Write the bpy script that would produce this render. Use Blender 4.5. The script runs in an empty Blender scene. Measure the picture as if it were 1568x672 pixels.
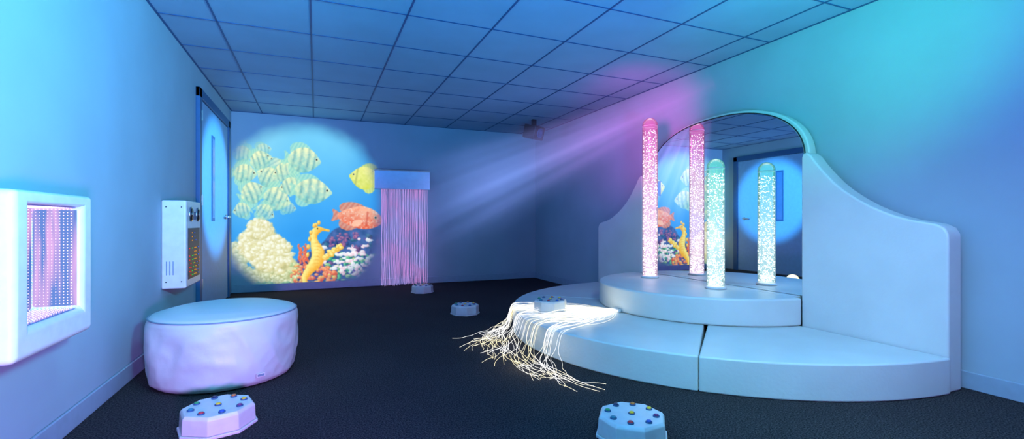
import bpy, bmesh, math, random
import numpy as np
from mathutils import Vector, noise
random.seed(7)
S=bpy.context.scene
S.view_settings.view_transform='Standard'
S.cycles.max_bounces=6; S.cycles.diffuse_bounces=1; S.cycles.volume_bounces=0
COL=S.collection
XL,XR,YB,YF,H=-1.03,3.40,7.10,-1.6,2.40

# ---------------- helpers ----------------
def srgb(h):
    h=h.lstrip('#'); v=[int(h[i:i+2],16)/255 for i in (0,2,4)]
    return tuple([(c/12.92 if c<=.04045 else ((c+.055)/1.055)**2.4) for c in v]+[1.0])
def newmat(name):
    m=bpy.data.materials.new(name); m.use_nodes=True
    nt=m.node_tree; b=nt.nodes.get('Principled BSDF'); return m,nt,b
def pmat(name,col,rough=.5,metal=0,col2=None,scale=20,bump=0,bscale=80,emis=None,es=0,coat=0):
    m,nt,b=newmat(name)
    b.inputs['Roughness'].default_value=rough; b.inputs['Metallic'].default_value=metal
    b.inputs['Coat Weight'].default_value=coat
    tc=nt.nodes.new('ShaderNodeTexCoord')
    n=nt.nodes.new('ShaderNodeTexNoise'); n.inputs['Scale'].default_value=scale; n.inputs['Detail'].default_value=4
    nt.links.new(tc.outputs['Object'],n.inputs['Vector'])
    r=nt.nodes.new('ShaderNodeValToRGB'); c2=col2 or tuple([c*.93 for c in col[:3]]+[1])
    r.color_ramp.elements[0].position=.35; r.color_ramp.elements[1].position=.65
    r.color_ramp.elements[0].color=c2; r.color_ramp.elements[1].color=col
    nt.links.new(n.outputs['Fac'],r.inputs['Fac']); nt.links.new(r.outputs['Color'],b.inputs['Base Color'])
    if bump:
        n2=nt.nodes.new('ShaderNodeTexNoise'); n2.inputs['Scale'].default_value=bscale; n2.inputs['Detail'].default_value=3
        nt.links.new(tc.outputs['Object'],n2.inputs['Vector'])
        bp=nt.nodes.new('ShaderNodeBump'); bp.inputs['Strength'].default_value=bump; bp.inputs['Distance'].default_value=.01
        nt.links.new(n2.outputs['Fac'],bp.inputs['Height']); nt.links.new(bp.outputs['Normal'],b.inputs['Normal'])
    if emis: b.inputs['Emission Color'].default_value=emis; b.inputs['Emission Strength'].default_value=es
    m.cycles.emission_sampling='NONE'
    return m
def emat(name,c1,c2=None,scale=8,strength=1.0,sample=False,lo=.4,hi=.6):
    m=bpy.data.materials.new(name); m.use_nodes=True; nt=m.node_tree; nt.nodes.clear()
    o=nt.nodes.new('ShaderNodeOutputMaterial'); e=nt.nodes.new('ShaderNodeEmission'); e.inputs['Strength'].default_value=strength
    tc=nt.nodes.new('ShaderNodeTexCoord')
    n=nt.nodes.new('ShaderNodeTexNoise'); n.inputs['Detail'].default_value=3; n.inputs['Scale'].default_value=scale
    nt.links.new(tc.outputs['Object'],n.inputs['Vector'])
    r=nt.nodes.new('ShaderNodeValToRGB'); r.color_ramp.elements[0].position=lo; r.color_ramp.elements[1].position=hi
    r.color_ramp.elements[0].color=c1; r.color_ramp.elements[1].color=c2 or c1
    nt.links.new(n.outputs['Fac'],r.inputs['Fac']); nt.links.new(r.outputs['Color'],e.inputs['Color'])
    nt.links.new(e.outputs[0],o.inputs['Surface'])
    if not sample: m.cycles.emission_sampling='NONE'
    return m
def link(o,parent=None,mat=None):
    COL.objects.link(o)
    if parent: o.parent=parent
    if mat:
        for mm in (mat if isinstance(mat,list) else [mat]): o.data.materials.append(mm)
    return o
def empty(name,loc=(0,0,0)):
    e=bpy.data.objects.new(name,None); e.location=loc; e.empty_display_size=.1; COL.objects.link(e); return e
def mesh(name,v,f,mat=None,parent=None,smooth=False):
    me=bpy.data.meshes.new(name); me.from_pydata(v,[],f); me.update()
    if smooth:
        for p in me.polygons: p.use_smooth=True
    return link(bpy.data.objects.new(name,me),parent,mat)
def bev(o,w,seg=3,ang=35):
    m=o.modifiers.new('b','BEVEL'); m.width=w; m.segments=seg; m.limit_method='ANGLE'; m.angle_limit=math.radians(ang)
    for p in o.data.polygons: p.use_smooth=True
    w=o.modifiers.new('wn','WEIGHTED_NORMAL'); w.keep_sharp=True
    return o
def box(name,a,b,mat,parent=None,bevel=0,seg=3):
    x0,y0,z0=a;x1,y1,z1=b
    v=[(x0,y0,z0),(x1,y0,z0),(x1,y1,z0),(x0,y1,z0),(x0,y0,z1),(x1,y0,z1),(x1,y1,z1),(x0,y1,z1)]
    f=[(3,2,1,0),(4,5,6,7),(0,1,5,4),(1,2,6,5),(2,3,7,6),(3,0,4,7)]
    o=mesh(name,v,f,mat,parent)
    if bevel: bev(o,bevel,seg)
    return o
def prism(name,pts,lo,hi,axis,mat,parent=None,bevel=0,seg=4):
    def P(p,t): return (p[0],p[1],t) if axis=='z' else (t,p[0],p[1])
    n=len(pts); v=[P(p,lo) for p in pts]+[P(p,hi) for p in pts]
    f=[tuple(range(n))[::-1],tuple(range(n,2*n))]+[(i,(i+1)%n,(i+1)%n+n,i+n) for i in range(n)]
    o=mesh(name,v,f,mat,parent)
    bm=bmesh.new(); bm.from_mesh(o.data); bmesh.ops.recalc_face_normals(bm,faces=bm.faces); bm.to_mesh(o.data); bm.free()
    if bevel: bev(o,bevel,seg)
    return o
def lathe(name,prof,mat,parent=None,seg=48,loc=(0,0,0),smooth=True,rot0=0):
    v=[];f=[]
    for r,z in prof:
        for i in range(seg):
            a=2*math.pi*i/seg+rot0; v.append((loc[0]+r*math.cos(a),loc[1]+r*math.sin(a),loc[2]+z))
    for k in range(len(prof)-1):
        for i in range(seg):
            j=(i+1)%seg; f.append((k*seg+i,k*seg+j,(k+1)*seg+j,(k+1)*seg+i))
    f.append(tuple(range(seg))[::-1]); L=(len(prof)-1)*seg; f.append(tuple(range(L,L+seg)))
    return mesh(name,v,f,mat,parent,smooth)
def dots(name,cs,r,mat,parent=None,sub=1):
    bm=bmesh.new(); bmesh.ops.create_icosphere(bm,subdivisions=sub,radius=1)
    bv=[tuple(x.co) for x in bm.verts]; bf=[tuple(x.index for x in f.verts) for f in bm.faces]; bm.free()
    v=[];f=[]
    for c in cs:
        rr=c[3] if len(c)>3 else r; o=len(v)
        v+=[(c[0]+p[0]*rr,c[1]+p[1]*rr,c[2]+p[2]*rr) for p in bv]; f+=[tuple(i+o for i in q) for q in bf]
    return mesh(name,v,f,mat,parent,True)
def strands(name,paths,r,mat,parent=None):
    cu=bpy.data.curves.new(name,'CURVE'); cu.dimensions='3D'; cu.bevel_depth=r; cu.bevel_resolution=1; cu.resolution_u=4
    for p in paths:
        s=cu.splines.new('NURBS'); s.points.add(len(p)-1)
        for i,q in enumerate(p): s.points[i].co=(q[0],q[1],q[2],1)
        s.order_u=3; s.use_endpoint_u=True
    return link(bpy.data.objects.new(name,cu),parent,mat)

# ---------------- materials ----------------
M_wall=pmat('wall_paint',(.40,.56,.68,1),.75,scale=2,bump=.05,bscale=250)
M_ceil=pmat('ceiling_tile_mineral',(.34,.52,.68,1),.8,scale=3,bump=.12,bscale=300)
M_grid=pmat('ceiling_t_bar',(.04,.11,.26,1),.5)
M_skirt=pmat('skirting_paint',(.36,.5,.64,1),.4)
M_vinyl=pmat('white_padded_vinyl',(.78,.86,.88,1),.38,scale=3,bump=.10,bscale=60)
M_plast=pmat('white_plastic',(.85,.87,.9,1),.3)
M_bean=pmat('beanbag_vinyl',(.76,.84,.88,1),.42,scale=3,bump=.1,bscale=30)
M_pipe=pmat('seam_piping',(.25,.36,.5,1),.5)
M_dark=pmat('dark_plastic',(.012,.014,.02,1),.4)
M_frame=pmat('door_frame_paint',(.04,.14,.32,1),.45)
M_door=pmat('door_leaf_laminate',(.32,.56,.85,1),.5)
M_metal=pmat('brushed_metal',(.6,.62,.65,1),.3,1)
M_mirror,nt,b=newmat('mirror_glass'); b.inputs['Metallic'].default_value=1; b.inputs['Roughness'].default_value=.015; b.inputs['Base Color'].default_value=(.82,.87,.9,1)

M_floor,nt,b=newmat('carpet_tiles')
tc=nt.nodes.new('ShaderNodeTexCoord')
ck=nt.nodes.new('ShaderNodeTexChecker'); ck.inputs['Scale'].default_value=2.0; ck.inputs[1].default_value=(.94,.94,.94,1); ck.inputs[2].default_value=(1.0,1.0,1.0,1)
wv=nt.nodes.new('ShaderNodeTexVoronoi'); wv.inputs['Scale'].default_value=220
ns=nt.nodes.new('ShaderNodeTexNoise'); ns.inputs['Scale'].default_value=140; ns.inputs['Detail'].default_value=4
for t in (ck,wv,ns): nt.links.new(tc.outputs['Object'],t.inputs['Vector'])
r=nt.nodes.new('ShaderNodeValToRGB'); r.color_ramp.elements[0].position=.38; r.color_ramp.elements[1].position=.66
r.color_ramp.elements[0].color=(.011,.010,.013,1); r.color_ramp.elements[1].color=(.090,.080,.088,1)
nt.links.new(ns.outputs['Fac'],r.inputs['Fac'])
mx=nt.nodes.new('ShaderNodeMixRGB'); mx.blend_type='MULTIPLY'; mx.inputs[0].default_value=1
nt.links.new(r.outputs['Color'],mx.inputs[1]); nt.links.new(ck.outputs['Color'],mx.inputs[2]); nt.links.new(mx.outputs[0],b.inputs['Base Color'])
b.inputs['Roughness'].default_value=.95; b.inputs['Specular IOR Level'].default_value=.15
bp=nt.nodes.new('ShaderNodeBump'); bp.inputs['Strength'].default_value=.4; bp.inputs['Distance'].default_value=.006
nt.links.new(wv.outputs['Distance'],bp.inputs['Height']); nt.links.new(bp.outputs['Normal'],b.inputs['Normal'])

# ---------------- room ----------------
box('floor',(XL-.1,YF-.1,-.1),(XR+.1,YB+.1,0),M_floor)
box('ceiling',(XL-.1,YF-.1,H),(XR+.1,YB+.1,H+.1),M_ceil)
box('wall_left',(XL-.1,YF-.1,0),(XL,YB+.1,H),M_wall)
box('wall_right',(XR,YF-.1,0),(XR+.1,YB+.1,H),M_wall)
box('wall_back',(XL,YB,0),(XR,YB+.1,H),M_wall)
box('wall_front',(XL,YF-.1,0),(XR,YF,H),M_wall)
gv=[];gf=[]
def gbox(x0,y0,x1,y1,z0=H-.005,z1=H-.0005):
    o=len(gv); gv.extend([(x0,y0,z0),(x1,y0,z0),(x1,y1,z0),(x0,y1,z0),(x0,y0,z1),(x1,y0,z1),(x1,y1,z1),(x0,y1,z1)])
    gf.extend([tuple(i+o for i in q) for q in [(3,2,1,0),(4,5,6,7),(0,1,5,4),(1,2,6,5),(2,3,7,6),(3,0,4,7)]])
x=-.665
while x<XR: gbox(x-.006,YF,x+.006,YB); x+=.63
y=YB-.63
while y>YF: gbox(XL,y-.004,XR,y+.004); y-=.63
gbox(XL,YF,XL+.015,YB);gbox(XR-.015,YF,XR,YB);gbox(XL,YB-.015,XR,YB)
mesh('ceiling_grid',gv,gf,M_grid)
def skirt(name,a,b): box(name,a,b,M_skirt,bevel=.006,seg=2)
skirt('baseboard_left',(XL,YF,0),(XL+.016,5.12,.10))
skirt('baseboard_back',(XL,YB-.016,0),(XR,YB,.10))
skirt('baseboard_right',(XR-.016,YF,0),(XR,YB-.016,.10))
skirt('baseboard_front',(XL,YF,0),(XR,YF+.016,.10))

# ---------------- door ----------------
d=empty('door_1')
y0,y1,zt=5.13,6.80,2.2
box('frame_near',(XL,y0,0),(XL+.035,y0+.09,zt),M_frame,d,.004,2)
box('frame_far',(XL,y1-.09,0),(XL+.035,y1,zt),M_frame,d,.004,2)
box('frame_head',(XL,y0,zt-.09),(XL+.035,y1,zt),M_frame,d,.004,2)
box('leaf',(XL,y0+.095,.01),(XL+.018,y1-.095,zt-.095),M_door,d,.002,1)
box('vision_panel_trim',(XL+.018,5.74,.95),(XL+.026,5.88,1.85),M_frame,d,.002,1)
box('vision_panel_glass',(XL+.026,5.76,.98),(XL+.028,5.86,1.82),pmat('vision_glass',(.1,.25,.5,1),.2),d)
lathe('handle_rose',[(.001,0),(.028,0),(.028,.012),(.001,.012)],M_metal,d,24)
bpy.data.objects['handle_rose'].rotation_euler=(0,math.pi/2,0); bpy.data.objects['handle_rose'].location=(XL+.018,6.55,1.0)
box('handle_neck',(XL+.018,6.54,.99),(XL+.07,6.56,1.01),M_metal,d,.004)
box('handle_lever',(XL+.058,6.42,.988),(XL+.076,6.56,1.012),M_metal,d,.005)
for k,z in enumerate((.3,1.1,1.9)): box('hinge_%d'%(k+1),(XL+.018,y0+.085,z),(XL+.04,y0+.1,z+.1),M_metal,d)

# ---------------- infinity panel ----------------
ip=empty('infinity_light_panel')
X0,X1=XL,-.847
Ya,Yb,Za,Zb=1.90,2.44,.503,1.046
ya,yb,za,zb=1.985,2.355,.605,1.001
def ring(x,inner): 
    return [(x,p[0],p[1]) for p in ([(ya,za),(yb,za),(yb,zb),(ya,zb)] if inner else [(Ya,Za),(Yb,Za),(Yb,Zb),(Ya,Zb)])]
v=ring(X0,False)+ring(X1,False)+ring(X1,True)+ring(X0+.02,True)
f=[(0,3,2,1)]+[(i,(i+1)%4,(i+1)%4+4,i+4) for i in range(4)]+[(i+4,(i+1)%4+4,(i+1)%4+8,i+8) for i in range(4)]+[(i+8,(i+1)%4+8,(i+1)%4+12,i+12) for i in range(4)]+[(12,13,14,15)]
o=mesh('rounded_frame',v,f,M_plast,ip); bev(o,.022,5)
def glowmat(name,c1,c2,scale,st):
    M=bpy.data.materials.new(name); M.use_nodes=True; nt=M.node_tree; nt.nodes.clear()
    oo=nt.nodes.new('ShaderNodeOutputMaterial'); e=nt.nodes.new('ShaderNodeEmission'); tc=nt.nodes.new('ShaderNodeTexCoord'); mp=nt.nodes.new('ShaderNodeMapping'); mp.inputs['Scale'].default_value=scale
    n=nt.nodes.new('ShaderNodeTexNoise'); n.inputs['Scale'].default_value=1.6; r=nt.nodes.new('ShaderNodeValToRGB')
    r.color_ramp.elements[0].position=.38; r.color_ramp.elements[0].color=c1; r.color_ramp.elements[1].position=.62; r.color_ramp.elements[1].color=c2
    nt.links.new(tc.outputs['Object'],mp.inputs[0]); nt.links.new(mp.outputs[0],n.inputs['Vector']); nt.links.new(n.outputs['Fac'],r.inputs['Fac']); nt.links.new(r.outputs[0],e.inputs[0]); e.inputs[1].default_value=st
    nt.links.new(e.outputs[0],oo.inputs['Surface']); M.cycles.emission_sampling='NONE'; return M
M_inf=glowmat('infinity_backing',srgb('#5a80d8'),srgb('#e8b0ec'),(1,9,1.6),.95)
M_inf2=glowmat('infinity_side_glow',srgb('#6c90e0'),srgb('#e8b8f4'),(22,1,1.6),1.0)
box('glowing_mirror_backing',(X0+.021,ya,za),(X0+.03,yb,zb),M_inf,ip)
M_liner=pmat('tinted_liner',(.30,.35,.75,1),.15,.6)
for nm,a,b_,mm in (('liner_top',(X0+.03,ya,zb-.003),(X1-.02,yb,zb),M_liner),('liner_bottom',(X0+.03,ya,za),(X1-.02,yb,za+.003),M_liner),('liner_far',(X0+.03,yb-.003,za),(X1-.02,yb,zb),M_inf2),('liner_near',(X0+.03,ya,za),(X1-.02,ya+.003,zb),M_liner)):
    box(nm,a,b_,mm,ip)
M_led=emat('led_white_pink',srgb('#ffe0ff'),srgb('#ffffff'),5,2.0)
cs=[]
for i in range(15):
    for j in range(34):
        cs.append((X0+.034,ya+.012+i*(yb-ya-.024)/14,za+.012+j*(zb-za-.024)/33,.0016 if i%3 else .0026))
dots('led_curtain',cs,.002,M_led,ip)
cs=[]
for kk in range(10):
    xx=X0+.042+kk*.0118
    for i in range(20):
        yy=ya+.01+i*(yb-ya-.02)/19; cs.append((xx,yy,za+.005)); cs.append((xx,yy,zb-.005))
    for j in range(34):
        zz=za+.01+j*(zb-za-.02)/33; cs.append((xx,yb-.005,zz,.0014+.0001*kk)); cs.append((xx,ya+.005,zz,.0014))
dots('led_border',cs,.0018,emat('led_violet',srgb('#ffd8ff'),srgb('#ffffff'),5,2.0),ip)

# ---------------- sound-to-light wall box ----------------
vb=empty('sound_to_light_panel')
a0,a1,z0,z1,xf=4.08,4.54,.455,1.10,-.877
box('cabinet',(XL,a0,z0),(xf,a1,z1),M_plast,vb,.012,3)
box('led_screen',(xf,a0+.05,z0+.06),(xf+.004,a1-.05,z0+.44),M_dark,vb)
ledc=[emat('led_red',srgb('#ff4040'),strength=1.0),emat('led_green',srgb('#30e060'),strength=.9),emat('led_amber',srgb('#ffb030'),strength=.9),emat('led_blue',srgb('#3a70ff'),strength=.9)]
cc=[[],[],[],[]]
for i in range(9):
    hgt=random.randint(3,12)
    for j in range(12):
        if j<hgt and random.random()<.6: cc[(i//2+(j>7))%4].append((xf+.005,a0+.075+i*.039,z0+.085+j*.029,.0042))
for k in range(4): dots('leds_%d'%k,cc[k],.006,ledc[k],vb)
for k,yy in enumerate((a0+.12,a1-.12)):
    for nm,rr,x1,mm in (('speaker_rim',.055,.010,M_metal),('speaker_cone',.043,.013,M_dark),('speaker_dust_cap',.018,.017,M_metal)):
        o=lathe('%s_%d'%(nm,k),[(.001,0),(rr,0),(rr,x1),(.001,x1)],mm,vb,28); o.rotation_euler=(0,math.pi/2,0); o.location=(xf,yy,z1-.10)
box('display',(xf,(a0+a1)/2-.045,z1-.14),(xf+.005,(a0+a1)/2+.045,z1-.08),M_frame,vb)
for k in range(3): box('side_vent_%d'%k,(XL+.03+.02*k,a0-.002,z0+.1),(XL+.036+.02*k,a0,z0+.2),M_pipe,vb)
dots('fixing_screws',[(XL+.03,a0,z0+.05),(XL+.03,a0,z1-.05),(xf-.03,a0,z0+.05),(xf-.03,a0,z1-.05)],.005,M_dark,vb)

# ---------------- beanbag ----------------
bb=empty('beanbag_pouf'); cx,cy=-.51,3.36
prof=[(.02,.0),(.30,.0),(.365,.008),(.385,.03),(.395,.09),(.401,.16),(.403,.23),(.403,.29),(.402,.335),(.398,.368),(.391,.388),(.375,.402),(.29,.425),(.19,.438),(.08,.444),(.01,.445)]
pp=[]
for k in range(len(prof)-1):
    for t in range(4):
        u=t/4; pp.append((prof[k][0]*(1-u)+prof[k+1][0]*u,prof[k][1]*(1-u)+prof[k+1][1]*u))
pp.append(prof[-1])
o=lathe('body',pp,M_bean,bb,180,(0,0,0))
for vt in o.data.vertices:
    p=vt.co; rr=math.hypot(p.x,p.y); a=math.atan2(p.y,p.x)
    if rr>.33 and p.z<.38:
        w=min(1,(.38-p.z)/.10)*min(1,.25+p.z/.05)
        q=Vector((math.cos(a)*1.6,math.sin(a)*1.6,p.z*4+a*.8))
        n1=noise.noise(q)
        n2=1-abs(noise.noise(Vector((math.cos(a)*2+5,math.sin(a)*2,p.z*6-math.sin(a*3)))))*2.4
        n3=1-abs(noise.noise(Vector((math.cos(a)*4+2,math.sin(a)*4,p.z*12+math.sin(a*4)))))*3.2
        dlt=w*(.024*n1+.007*max(0,n2)+.003*max(0,n3)-.004)
        p.x*=1+dlt/rr; p.y*=1+dlt/rr
bb.location=(cx,cy,0)
def torus(name,R,r,z,mat,parent,seg=96):
    v=[];f=[]
    for i in range(seg):
        a=2*math.pi*i/seg
        for j in range(8):
            b_=2*math.pi*j/8; v.append(((R+r*math.cos(b_))*math.cos(a),(R+r*math.cos(b_))*math.sin(a),z+r*math.sin(b_)))
    for i in range(seg):
        for j in range(8):
            f.append((i*8+j,((i+1)%seg)*8+j,((i+1)%seg)*8+(j+1)%8,i*8+(j+1)%8))
    return mesh(name,v,f,mat,parent,True)
torus('top_piping',.391,.004,.390,M_pipe,bb)
ta=math.atan2(-3.3,.545)+.40
for nm,a,b_,mm in (('label_tag',(-.024,-.003,-.011),(.024,.008,.011),M_plast),('label_print',(-.018,-.0045,-.006),(.018,-.003,.006),M_pipe)):
    o=box(nm,a,b_,mm,bb); o.location=(.410*math.cos(ta),.410*math.sin(ta),.07); o.rotation_euler=(0,0,ta+math.pi/2)

# ---------------- stage platform ----------------
st=empty('padded_stage_platform')
C=(3.27,3.17); R=1.79; RY=1.745; T1=.20; T2=.40
def E(a,k=0): return (C[0]+(R+k)*math.cos(a),C[1]+(RY+k)*math.sin(a))
def sector(a0,a1,rx,ry,cxy,xmax):
    pts=[]
    for i in range(49):
        a=math.radians(a0+(a1-a0)*i/48); pts.append((min(xmax,cxy[0]+rx*math.cos(a)),cxy[1]+ry*math.sin(a)))
    return pts
aend=math.degrees(math.acos(-.075/R))
segs=[(aend,137),(137,222.6),(222.6,360-aend)]
for k,(s,e) in enumerate(segs):
    pts=sector(s+(.02 if k else 0),e-(.02 if k<2 else 0),R,RY,C,3.195)
    if k==0: pts=pts+[(3.195,C[1]+.075*math.tan(math.radians(43))),]
    elif k==1: pts=pts+[(3.195,C[1]-.02),(3.195,C[1]+.02)]
    else: pts=pts+[(3.195,C[1]-.08)]
    prism('lower_tier_segment_%d'%(k+1),pts,.0,T1,'z',M_vinyl,st,.012,4)
C2=(3.27,3.22)
prism('upper_tier',sector(94.5,265.5,.97,.95,C2,3.195),T1,T2,'z',M_vinyl,st,.018,5)
box('upper_tier_back',(3.19,2.34,T1),(3.275,4.03,T2),M_vinyl,st,.006)
bd=empty('padded_wall_board')
wing=[(2.285,0),(2.285,1.40),(2.275,1.43),(2.25,1.435),(2.215,1.405),(2.17,1.34),(2.12,1.278),(2.06,1.21),(2.0,1.155),(1.92,1.095),(1.84,1.045),(1.77,1.01),(1.70,.98),(1.62,.955),(1.54,.94),(1.495,.93),(1.46,.91),(1.442,.875),(1.44,.84),(1.44,0)]
CY=3.17
prism('right_wing',wing,3.20,3.33,'x',M_vinyl,bd,.028,5)
prism('left_wing',[(2*CY-p[0],p[1]) for p in wing],3.20,3.33,'x',M_vinyl,bd,.028,5)
box('right_wing_batten',(3.33,1.55,.0),(3.384,2.25,.85),M_vinyl,bd); box('left_wing_batten',(3.33,4.09,0),(3.384,4.8,.85),M_vinyl,bd)
def arch(hw,zs,zr,n=2.3,z0=T2):
    p=[(CY-hw,z0)]
    for i in range(61):
        u=-math.cos(math.pi*i/60); p.append((CY+hw*u,zs+zr*max(0,(1-abs(u)**n))**(1/n)))
    p.append((CY+hw,z0)); return p
prism('arched_backing',arch(.875,1.40,.495,z0=0),3.305,3.384,'x',M_vinyl,bd,.012,3)
mi=empty('arched_wall_mirror')
prism('mirror_glass',arch(.845,1.40,.462),3.285,3.304,'x',M_mirror,mi)
pe=arch(.852,1.40,.468)
strands('mirror_edge_trim',[[(3.288,p[0],p[1]) for p in pe]],.005,M_dark,mi)

# ---------------- bubble tubes ----------------
def tubemat(name,ctop,cbot,z0,z1,alpha):
    m=bpy.data.materials.new(name); m.use_nodes=True; nt=m.node_tree; nt.nodes.clear()
    o=nt.nodes.new('ShaderNodeOutputMaterial'); e=nt.nodes.new('ShaderNodeEmission')
    tc=nt.nodes.new('ShaderNodeTexCoord'); sp=nt.nodes.new('ShaderNodeSeparateXYZ'); nt.links.new(tc.outputs['Object'],sp.inputs[0])
    mr=nt.nodes.new('ShaderNodeMapRange'); mr.inputs[1].default_value=z0; mr.inputs[2].default_value=z1; nt.links.new(sp.outputs['Z'],mr.inputs[0])
    r=nt.nodes.new('ShaderNodeValToRGB'); r.color_ramp.elements[0].color=cbot; r.color_ramp.elements[1].color=ctop
    r.color_ramp.elements[0].position=.35; r.color_ramp.elements[1].position=.95
    nt.links.new(mr.outputs[0],r.inputs['Fac']); nt.links.new(r.outputs['Color'],e.inputs['Color']); e.inputs['Strength'].default_value=1.25
    t=nt.nodes.new('ShaderNodeBsdfTransparent'); g=nt.nodes.new('ShaderNodeBsdfGlossy'); g.inputs['Roughness'].default_value=.08
    fz=nt.nodes.new('ShaderNodeFresnel'); fz.inputs[0].default_value=1.35
    m1=nt.nodes.new('ShaderNodeMixShader'); m1.inputs[0].default_value=alpha
    nt.links.new(t.outputs[0],m1.inputs[1]); nt.links.new(e.outputs[0],m1.inputs[2])
    m2=nt.nodes.new('ShaderNodeMixShader'); nt.links.new(fz.outputs[0],m2.inputs[0]); nt.links.new(m1.outputs[0],m2.inputs[1]); nt.links.new(g.outputs[0],m2.inputs[2])
    nt.links.new(m2.outputs[0],o.inputs['Surface']); return m
def bubble_tube(x,y,top,r,ctop,cbot,cb):
    e=empty('bubble_tube',(x,y,T2)); h=top-T2
    mt=tubemat('tube_acrylic_'+ctop,srgb(ctop),srgb(cbot),0,h,.5)
    prof=[(r,.012)]+[(r,h*.25),(r,h*.5),(r,h*.75),(r,h-r)]+[(r*math.cos(a),h-r+r*math.sin(a)) for a in [math.radians(10*i) for i in range(1,9)]]+[(r*.04,h)]
    lathe('acrylic_column',prof,mt,e,40)
    lathe('base_collar',[(.01,0),(r*1.18,0),(r*1.18,.012),(r*1.02,.02),(.01,.02)],M_plast,e,40)
    cs=[]
    N=int(1150*h/1.5)
    for i in range(N):
        z=.03+(h-r-.08)*random.random()**1.5; a=random.random()*6.283; q=r*.93*math.sqrt(random.random())
        cs.append((q*math.cos(a),q*math.sin(a),z,random.choice((.0022,.003,.004,.0055))))
    dots('bubbles',cs,.004,emat('bubbles_'+ctop,srgb(cb),srgb('#ffffff'),20,3.4),e)
    torus('water_line',r*.97,.003,h-r*1.15,M_plast,e,40)
    return e
bubble_tube(2.99,3.67,1.95,.072,'#d860b0','#f4d0f0','#ffe6f8')
bubble_tube(2.995,2.865,1.455,.069,'#5cd0c8','#c4f2f8','#effffa')

# ---------------- switch boxes ----------------
BC=[pmat('button_'+n,srgb(h),.35,emis=srgb(h),es=.15) for n,h in (('red','#b23a4a'),('yellow','#e0d038'),('green','#2fa26a'),('blue','#2c62c8'),('orange','#c8823a'),('teal','#2f8aa8'),('plum','#6a3a78'),('navy','#26385e'))]
def switch_box(x,y,z,rot,r=.152):
    e=empty('octagonal_switch_box',(x,y,z)); e.rotation_euler=(0,0,rot)
    o=lathe('base_flange',[(.01,0),(r,0),(r,.014),(.01,.014)],M_plast,e,8,smooth=False,rot0=math.pi/8); bev(o,.003,2)
    o=lathe('body',[(.01,.014),(r*.95,.014),(r*.93,.082),(r*.87,.096),(.01,.096)],M_plast,e,8,smooth=False,rot0=math.pi/8); bev(o,.004,2,20)
    for k in range(9):
        a=k*math.pi/4; q=r*.64 if k<8 else 0
        px,py=q*math.cos(a),q*math.sin(a)
        lathe('button_ring_%d'%k,[(.001,.096),(.0145,.096),(.0145,.101),(.001,.101)],M_frame,e,20,(px,py,0))
        lathe('button_%d'%k,[(.001,.101),(.0105,.101),(.0095,.106),(.001,.107)],BC[(k*3+1)%8],e,20,(px,py,0))
switch_box(-.418,2.52,0,.3,.165)
switch_box(1.285,1.70,0,.1,.162)
switch_box(1.41,4.61,0,.2)
switch_box(1.31,6.22,0,.3)
switch_box(1.80,3.47,T1+.001,.15,.148)

# ---------------- fibre optic strands on stage ----------------
fb=empty('fibre_optic_strand_bundle')
paths=[]
for i in range(80):
    t=random.random()
    s=(2.275+random.uniform(-.02,.0),3.22+random.uniform(-.04,.04))
    ang=math.radians(157+32*t+random.uniform(-5,5))
    ed=E(ang)
    p=[(s[0],s[1],T1+.02)]
    wob=random.uniform(-.10,.16); m=7; am=random.uniform(.01,.05); ph=random.random()*6; fq=random.uniform(3,8)
    nx_,ny_=-(ed[1]-s[1]),(ed[0]-s[0]); nl=math.hypot(nx_,ny_); nx_/=nl; ny_/=nl
    for k in range(1,m):
        u=k/m; bx=s[0]*(1-u)+ed[0]*u; by=s[1]*(1-u)+ed[1]*u; bow=math.sin(u*math.pi)
        off=wob*bow+am*math.sin(ph+fq*u)*bow
        p.append((bx+nx_*off+random.uniform(-.008,.008),by+ny_*off+random.uniform(-.008,.008),T1+.006+.02*random.random()**2+(.03*bow if i%5==0 else 0)))
    if i%4==0:
        paths.append(p); continue
    o2=E(ang,.02); p.append((ed[0]+.015,ed[1],T1+.010)); p.append((o2[0],o2[1],T1-.01))
    o3=E(ang,.05); p.append((o3[0],o3[1],.08))
    tt=min(1,max(0,t+random.uniform(-.35,.35)))
    ex=(1-tt)*(1-tt)*1.12+2*tt*(1-tt)*1.06+tt*tt*1.42+random.uniform(-.12,.12)
    ey=3.50*(1-tt)+2.22*tt+random.uniform(-.14,.14)
    c1=(o3[0]-.12-random.uniform(0,.22),o3[1]-.10-.3*tt)
    am=random.uniform(.01,.05); ph=random.random()*6; fq=random.uniform(5,11)
    for k in range(1,12):
        u=k/11; bx=(1-u)**2*o3[0]+2*u*(1-u)*c1[0]+u*u*ex; by=(1-u)**2*o3[1]+2*u*(1-u)*c1[1]+u*u*ey
        bx+=am*math.sin(ph+fq*u)*u**.5+random.uniform(-.010,.010); by+=am*math.cos(ph+fq*u*1.2)*u**.5+random.uniform(-.010,.010)
        dx,dy=bx-C[0],by-C[1]; rr=math.hypot(dx/(R+.03),dy/(RY+.03))
        if rr<1: bx=C[0]+dx/rr; by=C[1]+dy/rr
        p.append((bx,by,.005+.02*random.random()**2+(.06*(1-u)**2)))
    paths.append(p)
M_fib=emat('fibre_glow_warm',srgb('#fff4c8'),srgb('#ffffff'),4,2.6)
strands('glowing_fibres',paths,.0006,M_fib,fb)
prism('fibre_sheath',[(2.265,3.17),(2.295,3.17),(2.295,3.27),(2.265,3.27)],T1,T1+.03,'z',M_plast,fb,.008)

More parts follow.
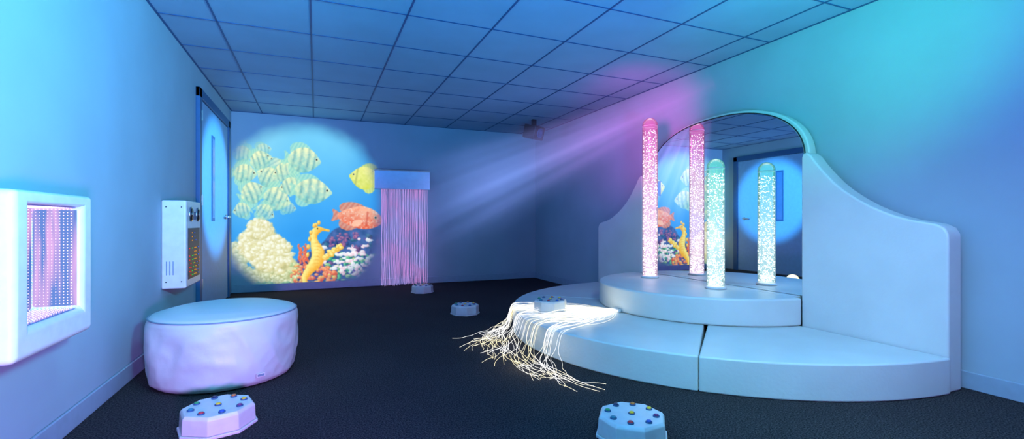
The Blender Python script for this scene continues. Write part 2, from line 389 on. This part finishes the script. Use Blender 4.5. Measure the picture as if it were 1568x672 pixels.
# ---------------- fibre optic curtain ----------------
fc=empty('fibre_optic_curtain')
M_can=pmat('frosted_mirror_canopy',(.72,.78,.95,1),.22,.75)
box('canopy_box',(.76,6.83,1.41),(1.55,7.085,1.67),M_can,fc,.004,2)
box('canopy_top_plate',(.755,6.825,1.67),(1.555,7.085,1.682),M_plast,fc,.003)
paths=[]
for i in range(84):
    xx=.86+.66*(i+random.uniform(-.4,.4))/83; yy=random.uniform(6.87,6.97); p=[(xx,yy,1.41)]
    ph=random.random()*6; am=random.uniform(.002,.009); end=random.uniform(.008,.05)
    for k in range(1,9):
        u=k/8; p.append((xx+am*math.sin(ph+u*5)+.01*random.uniform(-1,1)*u,yy+am*math.cos(ph+u*4),1.41*(1-u)+end*u))
    paths.append(p)
strands('curtain_fibres',paths,.0013,emat('fibre_glow_pink',srgb('#e6a0f0'),srgb('#c4b0ff'),3,1.15),fc)

# ---------------- ceiling speaker ----------------
sp=empty('ceiling_speaker')
o=box('cabinet',(-.12,-.10,-.10),(.12,.10,.09),M_dark,sp,.012); o.location=(2.87,6.04,2.22); o.rotation_euler=(.25,0,.5)
box('bracket',(2.84,6.02,2.27),(2.90,6.06,2.40),M_dark,sp)
o=lathe('cone',[(.001,0),(.07,0),(.07,.006),(.03,-.004),(.001,-.004)],M_frame,sp,24); o.rotation_euler=(math.pi/2+.25,0,.5); o.location=(2.92,5.945,2.19)

# ---------------- projected aquarium picture (painted procedurally into a colour attribute) ----------------
rng=np.random.RandomState(5)
us=np.arange(355.2,606,.5); vs=np.arange(180,446,.5); V0=180; UU,VV=np.meshgrid(us,vs); Hh,Ww=UU.shape
def hx(h): h=h.lstrip('#'); return np.array([int(h[i:i+2],16)/255 for i in (0,2,4)])
_tab=rng.rand(16,64,64)
def vn(u,v,sc,seed=0):
    out=0;amp=1;tot=0
    for o_ in range(3):
        x=u/sc*2**o_+seed*7.3; y=v/sc*2**o_+seed*3.1; xi=np.floor(x).astype(int); yi=np.floor(y).astype(int); fx=x-xi; fy=y-yi
        fx=fx*fx*(3-2*fx); fy=fy*fy*(3-2*fy); T=_tab[(seed+o_)%16]
        a=T[yi%64,xi%64];b=T[yi%64,(xi+1)%64];c=T[(yi+1)%64,xi%64];d_=T[(yi+1)%64,(xi+1)%64]
        out=out+amp*((a*(1-fx)+b*fx)*(1-fy)+(c*(1-fx)+d_*fx)*fy); tot+=amp; amp*=.5
    return out/tot
def sst(a,b,x):
    t=np.clip((x-a)/(b-a),0,1); return t*t*(3-2*t)
def mixc(a,b,t): return a*(1-t[...,None])+b*t[...,None]
g=(VV-190)/250
img=mixc(hx('#74ccf4'),hx('#2f96e8'),sst(.0,.75,g))
img=mixc(img,hx('#98dcf0'),.5*sst(90,0,np.abs(UU-385))*sst(.9,.2,g))
img=mixc(img,hx('#2488e4'),.5*sst(520,590,UU))
img=img*(1+.06*(vn(UU,VV,40,1)-.5)[...,None])
def region(cx,cy,rx,ry):
    i0=max(0,int((cy-ry-V0)*2)-3);i1=min(Hh,int((cy+ry-V0)*2)+4);j0=max(0,int((cx-rx-355.2)*2)-3);j1=min(Ww,int((cx+rx-355.2)*2)+4)
    return slice(i0,max(i0,i1)),slice(j0,max(j0,j1))
def ball(cx,cy,rx,ry,hi,lo,alpha=1,wob=.35,seed=0):
    sl=region(cx,cy,rx*1.5,ry*1.5); u,v=UU[sl],VV[sl]
    if u.size==0: return
    d=np.sqrt(((u-cx)/rx)**2+((v-cy)/ry)**2)*(1+wob*(vn(u,v,max(3,rx*.7),seed)-.5)*2)
    m=sst(1.05,.75,d)*alpha
    sh=np.clip(np.sqrt(((u-cx+rx*.35)/rx)**2+((v-cy+ry*.45)/ry)**2)/1.35,0,1)**1.3
    sh=np.clip(sh+.35*(vn(u,v,3.5,seed+3)-.5),0,1)
    img[sl]=mixc(img[sl],mixc(hi,lo,sh),m)
def blur(m,n=1):
    for _ in range(n):
        p=np.pad(m,1,mode='edge'); m=(p[:-2,1:-1]+p[2:,1:-1]+p[1:-1,:-2]+p[1:-1,2:]+2*m)/6
    return m
def poly(pts,col,alpha=1,n=1):
    P=np.array(pts,float); c=(P.min(0)+P.max(0))/2; hlf=(P.max(0)-P.min(0))/2
    sl=region(c[0],c[1],hlf[0]+2,hlf[1]+2); u,v=UU[sl],VV[sl]
    if u.size==0: return
    ins=np.zeros(u.shape,bool); k=len(P)
    for i in range(k):
        x1,y1=P[i];x2,y2=P[(i+1)%k]
        if y1==y2: continue
        ins^=((y1>v)!=(y2>v))&(u<(x2-x1)*(v-y1)/(y2-y1)+x1)
    m=blur(ins.astype(float),n)*alpha
    cc_=col(u,v) if callable(col) else np.broadcast_to(col,u.shape+(3,))
    img[sl]=mixc(img[sl],cc_,m)
def sm(pts,it=2):
    for _ in range(it):
        q=[]
        for i in range(len(pts)):
            a=pts[i];b=pts[(i+1)%len(pts)]; q+=[(a[0]*.75+b[0]*.25,a[1]*.75+b[1]*.25),(a[0]*.25+b[0]*.75,a[1]*.25+b[1]*.75)]
        pts=q
    return pts
reef=sm([(440,450),(446,425),(455,402),(470,388),(495,372),(508,352),(524,346),(540,352),(556,346),(572,342),(616,340),(616,450)])
poly(reef,lambda u,v: mixc(hx('#1c4478'),hx('#5a74b8'),vn(u,v,9,4)),1,3)
for i in range(170):
    uu=rng.uniform(450,592); vv=rng.uniform(360,440)
    if vv<395-(uu-450)*.45: continue
    c=[('#7a5aaa','#34346c'),('#4a8aaa','#1c4a66'),('#3a5a9a','#1a2a58'),('#b06a9a','#5a3a68')][rng.randint(4)]
    ball(uu,vv,rng.uniform(2.5,6),rng.uniform(2,5),hx(c[0]),hx(c[1]),.8,.6,i%9)
for i in range(120):
    uu=rng.uniform(498,580); vv=rng.uniform(388,440); ball(uu,vv,rng.uniform(2,6),rng.uniform(1.5,4),hx('#8feaa0') if i%3 else hx('#e0f4a0'),hx('#1f8070'),.9,.7,i%9)
for i in range(90):
    uu=rng.normal(535,20); vv=rng.normal(402,13); ball(uu,vv,rng.uniform(2,6),rng.uniform(1.5,4),hx('#fffcf8'),hx('#f0b8cc') if i%2 else hx('#d8d8e8'),.95,.5,i%9)
for i in range(30):
    ball(rng.uniform(500,550),rng.uniform(355,378),rng.uniform(1.5,4),rng.uniform(1.5,3.5),hx('#c87a9a'),hx('#5a4080'),.8,.6,i%9)
def head(cx,cy,rx,ry,n,hi='#ffffee',lo='#d8cc8c'):
    ball(cx,cy,rx,ry,hx('#f4eebc'),hx('#c0b87c'),1,.25,3)
    for i in range(n):
        a=rng.rand()*6.28; q=math.sqrt(rng.rand()); ball(cx+rx*.95*q*math.cos(a),cy+ry*.95*q*math.sin(a),rng.uniform(2,6.5),rng.uniform(2,5.5),hx(hi),hx(lo),.85,.6,i%9)
head(440,416,20,22,50,'#f4f8c8','#98b070')
head(368,426,26,20,90,'#fafcd4','#a8ba80')
head(412,428,36,20,110,'#fcfcd8','#b0b478')
head(364,392,18,24,60,'#f8fadc','#b0bc90')
head(382,372,18,22,60)
head(404,380,28,38,170)
head(424,390,24,28,110)
head(397,350,18,17,60)
for i in range(30): ball(rng.uniform(360,450),rng.uniform(432,442),rng.uniform(2,5),2.5,hx('#c8e0a0'),hx('#3a8a80'),.8,.5,i%9)
for i in range(90):
    uu=rng.uniform(446,512); vv=rng.uniform(406,438); ball(uu,vv,rng.uniform(2,5),rng.uniform(2,4),hx('#ffb880') if i%3 else hx('#ffe880'),hx('#d8503c'),.92,.5,i%9)
for i in range(16):
    uu=rng.uniform(458,472); vv=rng.uniform(376,400)
    for k in range(5): ball(uu+math.sin(k+i)*1.5,vv-k*2+6,1.8,2,hx('#ff9a68'),hx('#d85040'),.9,.3,k)
sh=[(503,353,2),(498,352,2.2),(493,351,3),(488,351,5.5),(483,354,6.5),(480,360,6),(480,366,5.5),(482,373,7),(485,380,9),(487,388,10.5),(486,396,10.5),(482,404,9.5),(476,411,8),(470,418,6.5),(466,426,5),(467,434,4),(474,437,3.4),(479,432,2.6)]
for i in range(len(sh)-1):
    for t in (0,.25,.5,.75):
        a,b_=sh[i],sh[i+1]; ball(a[0]*(1-t)+b_[0]*t,a[1]*(1-t)+b_[1]*t,(a[2]*(1-t)+b_[2]*t),(a[2]*(1-t)+b_[2]*t)*.9,hx('#fff490'),hx('#f6aa30'),1,.2,i%9)
for (a,b_) in ((484,344),(488,341),(481,345),(476,356),(474,366),(472,378),(471,390)): ball(a,b_,3,4,hx('#ffe880'),hx('#e89a30'),1,.3,2)
for k in range(9): poly([(478,372+k*5.2),(487,371+k*5.2),(494-k*.8,374+k*5.2),(487,372.3+k*5.2)],hx('#e09028'),.5)
for k in range(50):
    t=rng.rand(); ball(496+t*26+rng.uniform(-2,2),396-t*20+rng.uniform(-4,4),rng.uniform(2,4.5),rng.uniform(2,3.5),hx('#fff490'),hx('#f0aa38'),.95,.4,k%9)
ball(486,350,1.3,1.3,hx('#403018'),hx('#403018'),1,0,0)
def fish(cx,cy,L,Hf,ang,face,kind,al=1):
    ca,sa=math.cos(math.radians(ang)),math.sin(math.radians(ang))
    def T(p): 
        x,y=p[0]*L*face,p[1]*Hf; return (cx+x*ca-y*sa,cy+x*sa+y*ca)
    def inv(u,v):
        x=(u-cx)*ca+(v-cy)*sa; y=-(u-cx)*sa+(v-cy)*ca; return x/L/face,y/Hf
    pal={'b':('#fcfac0','#7cc8c0','#b4e8c8'),'y':('#fff890','#d0d850','#f8f470'),'o':('#ffb490','#ea5634','#ff9c70')}[kind]
    hi,lo,fin=map(hx,pal)
    def body(u,v):
        x,y=inv(u,v); t=np.clip(.38+y*.95+.9*(vn(u,v,4,6)-.5),0,1); c=mixc(hi,lo,t)
        if kind=='b':
            for xx,w in ((.31,.028),(.15,.04),(-.04,.04),(-.22,.035)):
                s=np.exp(-((x-xx+.12*y*y+.05*y)/w)**2)*(.2+1.2*vn(u,v,6,2)); c=mixc(c,hx('#3a8098'),np.clip(.5*s,0,1))
        if kind=='o':
            s=(vn(u,v,2.2,8)>.66)*.6; c=mixc(c,hx('#ffe8d8'),s); c=mixc(c,hx('#c03828'),.5*np.exp(-((x-.2)/.02)**2)*(np.abs(y)<.3))
        if kind=='y': c=mixc(c,hx('#8a9848'),.5*np.exp(-((x-.26)/.03)**2))
        return c
    def finf(u,v):
        x,y=inv(u,v); return mixc(fin,lo,np.clip(.5+.5*np.sin(x*70+y*20),0,1)*.6)
    poly(sm([T(p) for p in [(-.30,-.1),(-.5,-.32),(-.44,0),(-.5,.32),(-.30,.1)]],1),finf,.8*al)
    poly(sm([T(p) for p in [(.24,-.32),(.1,-.56),(-.12,-.66),(-.36,-.52),(-.33,-.12),(0,-.3)]],1),finf,.8*al)
    poly(sm([T(p) for p in [(.08,.36),(-.12,.62),(-.33,.5),(-.33,.12),(0,.3)]],1),finf,.8*al)
    bp_=[(.5,0),(.42,-.12),(.3,-.32),(.12,-.47),(-.08,-.46),(-.25,-.32),(-.37,-.1),(-.37,.1),(-.25,.32),(-.08,.46),(.12,.46),(.3,.3),(.42,.12)]
    if kind=='o': bp_=[(.5,.02),(.46,-.2),(.28,-.45),(.05,-.52),(-.15,-.36),(-.37,-.14),(-.37,.14),(-.15,.36),(.08,.48),(.3,.42),(.48,.2)]
    poly(sm([T(p) for p in bp_]),body,al*(.9 if kind=='b' else .96))
    if kind=='o': poly(sm([T(p) for p in [(.14,.05),(-.05,.12),(-.1,.4),(.08,.36)]],1),hx('#ffc8a8'),.85); poly([T(p) for p in [(.5,.06),(.4,.1),(.42,.13)]],hx('#903020'),.8)
    p=T((.36,-.08)); ball(p[0],p[1],L*.032+.3,L*.032+.3,hx('#f8f8e0'),hx('#c8c8a0'),1,0,0); ball(p[0],p[1],L*.02+.2,L*.02+.2,hx('#102028'),hx('#102028'),1,0,0)
for a in ((366,216,28,22,10,-1,'b',.5),(368,262,30,28,-5,-1,'b',.5),(372,236,36,28,10,-1,'b',.8),(402,230,30,22,-10,1,'b',.65),(398,246,40,32,-20,1,'b'),(374,266,42,32,5,1,'b'),(420,255,34,30,60,-1,'b',.8),(386,296,46,36,-25,1,'b'),(412,272,42,34,30,-1,'b'),(438,264,44,34,-10,-1,'b'),(422,304,50,40,20,1,'b'),(463,245,60,42,8,1,'b'),(447,285,42,30,-15,-1,'b'),(476,293,68,42,5,1,'b'),(405,324,36,26,30,1,'b',.8),(372,322,32,26,-10,-1,'b',.8),(440,318,30,20,10,1,'b',.6),
  (559,273,52,38,10,-1,'y'),(546,333,80,36,6,1,'o')): fish(*a)
img=np.stack([blur(img[...,k],2) for k in range(3)],-1)
img=img*.94+hx('#60b0f0')*.06
rr=(np.abs((UU-461)/127)**2.25+np.abs((VV-318)/130)**2.25)**(1/2.25)+.05*(vn(UU,VV,22,9)-.5)
alpha=sst(1.05,.80,rr)*.97
lin=np.where(img<=.04045,img/12.92,((np.clip(img,0,1)+.055)/1.055)**2.4)
t=UU-355; X=-1.027+.007457*t+3.94e-6*t*t; Z=.945+(339-VV)*(6.55+.386*X)/716
X=np.maximum(X,XL+.002); Zc=np.clip(Z,.101,H-.01)
co_=np.stack([X,np.full_like(X,YB-.003),Zc],-1).reshape(-1,3)
idx=np.arange(Hh*Ww).reshape(Hh,Ww)
keep=(rr[:-1,:-1]<1.07)&(Z[:-1,:-1]>.101)&(Z[:-1,:-1]<H-.01)
q=np.stack([idx[:-1,:-1],idx[1:,:-1],idx[1:,1:],idx[:-1,1:]],-1)[keep]
me=bpy.data.meshes.new('projected_aquarium_picture'); me.vertices.add(len(co_)); me.vertices.foreach_set('co',co_.ravel())
me.loops.add(q.size); me.loops.foreach_set('vertex_index',q.ravel().astype(np.int32)); me.polygons.add(len(q)); me.polygons.foreach_set('loop_start',(np.arange(len(q))*4).astype(np.int32))
me.update(calc_edges=True)
ca_=me.color_attributes.new('paint','FLOAT_COLOR','POINT'); ca_.data.foreach_set('color',np.concatenate([lin,alpha[...,None]],-1).reshape(-1).astype(np.float32))
bm=bmesh.new(); bm.from_mesh(me); bmesh.ops.delete(bm,geom=[v_ for v_ in bm.verts if not v_.link_faces],context='VERTS'); bm.to_mesh(me); bm.free()
M_pic=bpy.data.materials.new('projected_light_picture'); M_pic.use_nodes=True; nt=M_pic.node_tree; nt.nodes.clear()
o=nt.nodes.new('ShaderNodeOutputMaterial'); e=nt.nodes.new('ShaderNodeEmission'); at=nt.nodes.new('ShaderNodeAttribute'); at.attribute_name='paint'; e.inputs[1].default_value=1.15
tr=nt.nodes.new('ShaderNodeBsdfTransparent'); mx=nt.nodes.new('ShaderNodeMixShader')
nt.links.new(at.outputs['Color'],e.inputs[0]); nt.links.new(at.outputs['Alpha'],mx.inputs[0]); nt.links.new(tr.outputs[0],mx.inputs[1]); nt.links.new(e.outputs[0],mx.inputs[2]); nt.links.new(mx.outputs[0],o.inputs['Surface'])
M_pic.cycles.emission_sampling='NONE'
link(bpy.data.objects.new('projected_aquarium_picture',me),None,M_pic)

# ---------------- hazy projector beam (glowing haze cone) ----------------
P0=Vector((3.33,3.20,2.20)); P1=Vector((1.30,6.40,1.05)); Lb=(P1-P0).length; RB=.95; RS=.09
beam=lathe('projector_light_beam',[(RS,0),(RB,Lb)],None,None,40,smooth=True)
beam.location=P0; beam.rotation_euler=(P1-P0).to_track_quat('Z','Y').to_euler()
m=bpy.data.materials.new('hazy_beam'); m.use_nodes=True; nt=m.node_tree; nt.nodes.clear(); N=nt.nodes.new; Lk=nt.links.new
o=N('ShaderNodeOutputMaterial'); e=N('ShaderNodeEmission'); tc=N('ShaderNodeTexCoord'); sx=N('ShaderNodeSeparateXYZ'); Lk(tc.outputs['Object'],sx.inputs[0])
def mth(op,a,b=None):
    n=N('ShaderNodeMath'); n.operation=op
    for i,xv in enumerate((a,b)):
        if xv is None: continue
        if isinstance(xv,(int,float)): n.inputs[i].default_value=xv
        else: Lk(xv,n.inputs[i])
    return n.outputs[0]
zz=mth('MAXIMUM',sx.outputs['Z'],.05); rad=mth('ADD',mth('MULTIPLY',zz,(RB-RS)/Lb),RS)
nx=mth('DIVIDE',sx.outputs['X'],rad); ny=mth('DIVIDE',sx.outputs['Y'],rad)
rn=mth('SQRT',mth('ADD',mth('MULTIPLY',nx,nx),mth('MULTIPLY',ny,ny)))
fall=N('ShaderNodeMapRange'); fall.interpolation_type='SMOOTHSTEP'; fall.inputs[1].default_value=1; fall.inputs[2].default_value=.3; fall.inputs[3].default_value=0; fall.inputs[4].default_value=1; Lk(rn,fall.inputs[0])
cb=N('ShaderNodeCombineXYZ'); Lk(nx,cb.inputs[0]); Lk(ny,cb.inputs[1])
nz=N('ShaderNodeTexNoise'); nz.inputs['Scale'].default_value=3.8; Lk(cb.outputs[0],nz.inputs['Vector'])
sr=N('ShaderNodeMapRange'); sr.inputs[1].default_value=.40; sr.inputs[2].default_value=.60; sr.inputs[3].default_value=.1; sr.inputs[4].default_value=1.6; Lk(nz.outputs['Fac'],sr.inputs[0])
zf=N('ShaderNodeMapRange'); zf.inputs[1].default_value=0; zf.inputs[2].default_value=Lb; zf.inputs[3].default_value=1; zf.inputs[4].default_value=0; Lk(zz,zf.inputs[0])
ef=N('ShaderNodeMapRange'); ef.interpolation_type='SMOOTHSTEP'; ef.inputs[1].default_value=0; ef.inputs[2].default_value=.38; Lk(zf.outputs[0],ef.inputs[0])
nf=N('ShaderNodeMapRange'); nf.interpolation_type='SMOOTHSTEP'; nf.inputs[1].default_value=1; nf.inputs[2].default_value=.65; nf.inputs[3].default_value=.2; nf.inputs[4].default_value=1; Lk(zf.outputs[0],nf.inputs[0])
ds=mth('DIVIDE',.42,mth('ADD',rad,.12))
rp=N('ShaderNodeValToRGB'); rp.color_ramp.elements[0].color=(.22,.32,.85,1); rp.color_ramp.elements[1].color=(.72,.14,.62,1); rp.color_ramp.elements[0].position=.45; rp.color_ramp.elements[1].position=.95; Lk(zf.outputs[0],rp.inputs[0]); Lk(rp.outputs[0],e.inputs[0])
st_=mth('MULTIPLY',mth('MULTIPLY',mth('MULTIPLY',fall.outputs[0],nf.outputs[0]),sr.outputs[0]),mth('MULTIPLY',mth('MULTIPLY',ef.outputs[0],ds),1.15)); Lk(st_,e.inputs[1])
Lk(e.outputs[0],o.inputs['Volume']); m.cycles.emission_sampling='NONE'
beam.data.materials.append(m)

# ---------------- lights ----------------
def spot(name,loc,target,ang,col,power,blend=1,rad=.15):
    l=bpy.data.lights.new(name,'SPOT'); l.spot_size=math.radians(ang); l.spot_blend=blend; l.color=col; l.energy=power; l.shadow_soft_size=rad
    o=bpy.data.objects.new(name,l); o.location=loc; o.rotation_euler=(Vector(target)-Vector(loc)).to_track_quat('-Z','Y').to_euler(); COL.objects.link(o); return o
def point(name,loc,col,power,rad=.08):
    l=bpy.data.lights.new(name,'POINT'); l.color=col; l.energy=power; l.shadow_soft_size=rad
    o=bpy.data.objects.new(name,l); o.location=loc; COL.objects.link(o); return o
spot('cyan_wall_wash',(1.0,-.6,1.7),(-1.03,1.2,2.15),92,(.16,.78,1.0),920)
spot('cyan_far_wall_wash',(1.0,-.8,1.8),(-1.03,3.6,1.8),42,(.07,.48,1.0),600)
spot('blue_ceiling_wash',(.4,-1.2,.3),(.6,1.2,2.4),86,(.01,.36,.95),1150)
spot('azure_ceiling_wash',(2.2,-1.2,.5),(2.2,.6,2.4),78,(.06,.38,1.0),620)
spot('violet_low_wash',(.3,-.8,.6),(-1.03,2.6,.30),75,(.60,.26,1.0),520)
spot('stage_wash',(1.3,.6,2.33),(2.75,2.0,.0),76,(.46,.90,1.0),185)
spot('beanbag_wash',(.3,1.3,2.33),(-.5,3.3,.2),46,(.30,.74,1.0),90)
spot('green_wall_spot',(1.7,.9,1.7),(3.4,2.2,2.40),75,(.06,1.0,.36),110)
spot('lavender_side_wash',(1.2,-.4,1.5),(3.4,1.5,.9),75,(.42,.26,1.0),100)
spot('pink_wall_spot',(2.1,3.0,1.8),(3.4,4.3,2.05),62,(1.0,.05,.5),100)
spot('violet_corner_spot',(2.0,3.8,2.2),(3.4,5.4,1.2),70,(.40,.06,1.0),16)
spot('door_spot',(3.1,4.9,2.0),(XL,5.97,1.33),22,(.10,.52,1.0),1300,.5,.03)
spot('picture_halo_fill',(1.0,2.6,2.3),(-.5,7.1,1.5),32,(.05,.45,1.0),60,1,.05)  # added unseen spot, puts a blue halo on the wall around the picture
point('fibre_tier_glow',(2.05,3.32,T1+.14),(1.0,.82,.42),.38,.06)
point('fibre_edge_glow',(1.40,3.25,.30),(1.0,.86,.55),.25,.06)
point('fibre_floor_glow',(1.22,2.75,.12),(1.0,.86,.55),.4,.06)
cam=bpy.data.cameras.new('camera'); cam.sensor_width=36; cam.lens=36*716/1568; cam.shift_y=.0019; cam.clip_start=.02
co=bpy.data.objects.new('camera',cam); co.location=(0,0,.945); co.rotation_euler=(math.pi/2,0,-math.radians(22.73)); COL.objects.link(co); S.camera=co
w=bpy.data.worlds.new('world'); S.world=w; w.use_nodes=True; w.node_tree.nodes['Background'].inputs[0].default_value=(.02,.05,.12,1); w.node_tree.nodes['Background'].inputs[1].default_value=.5
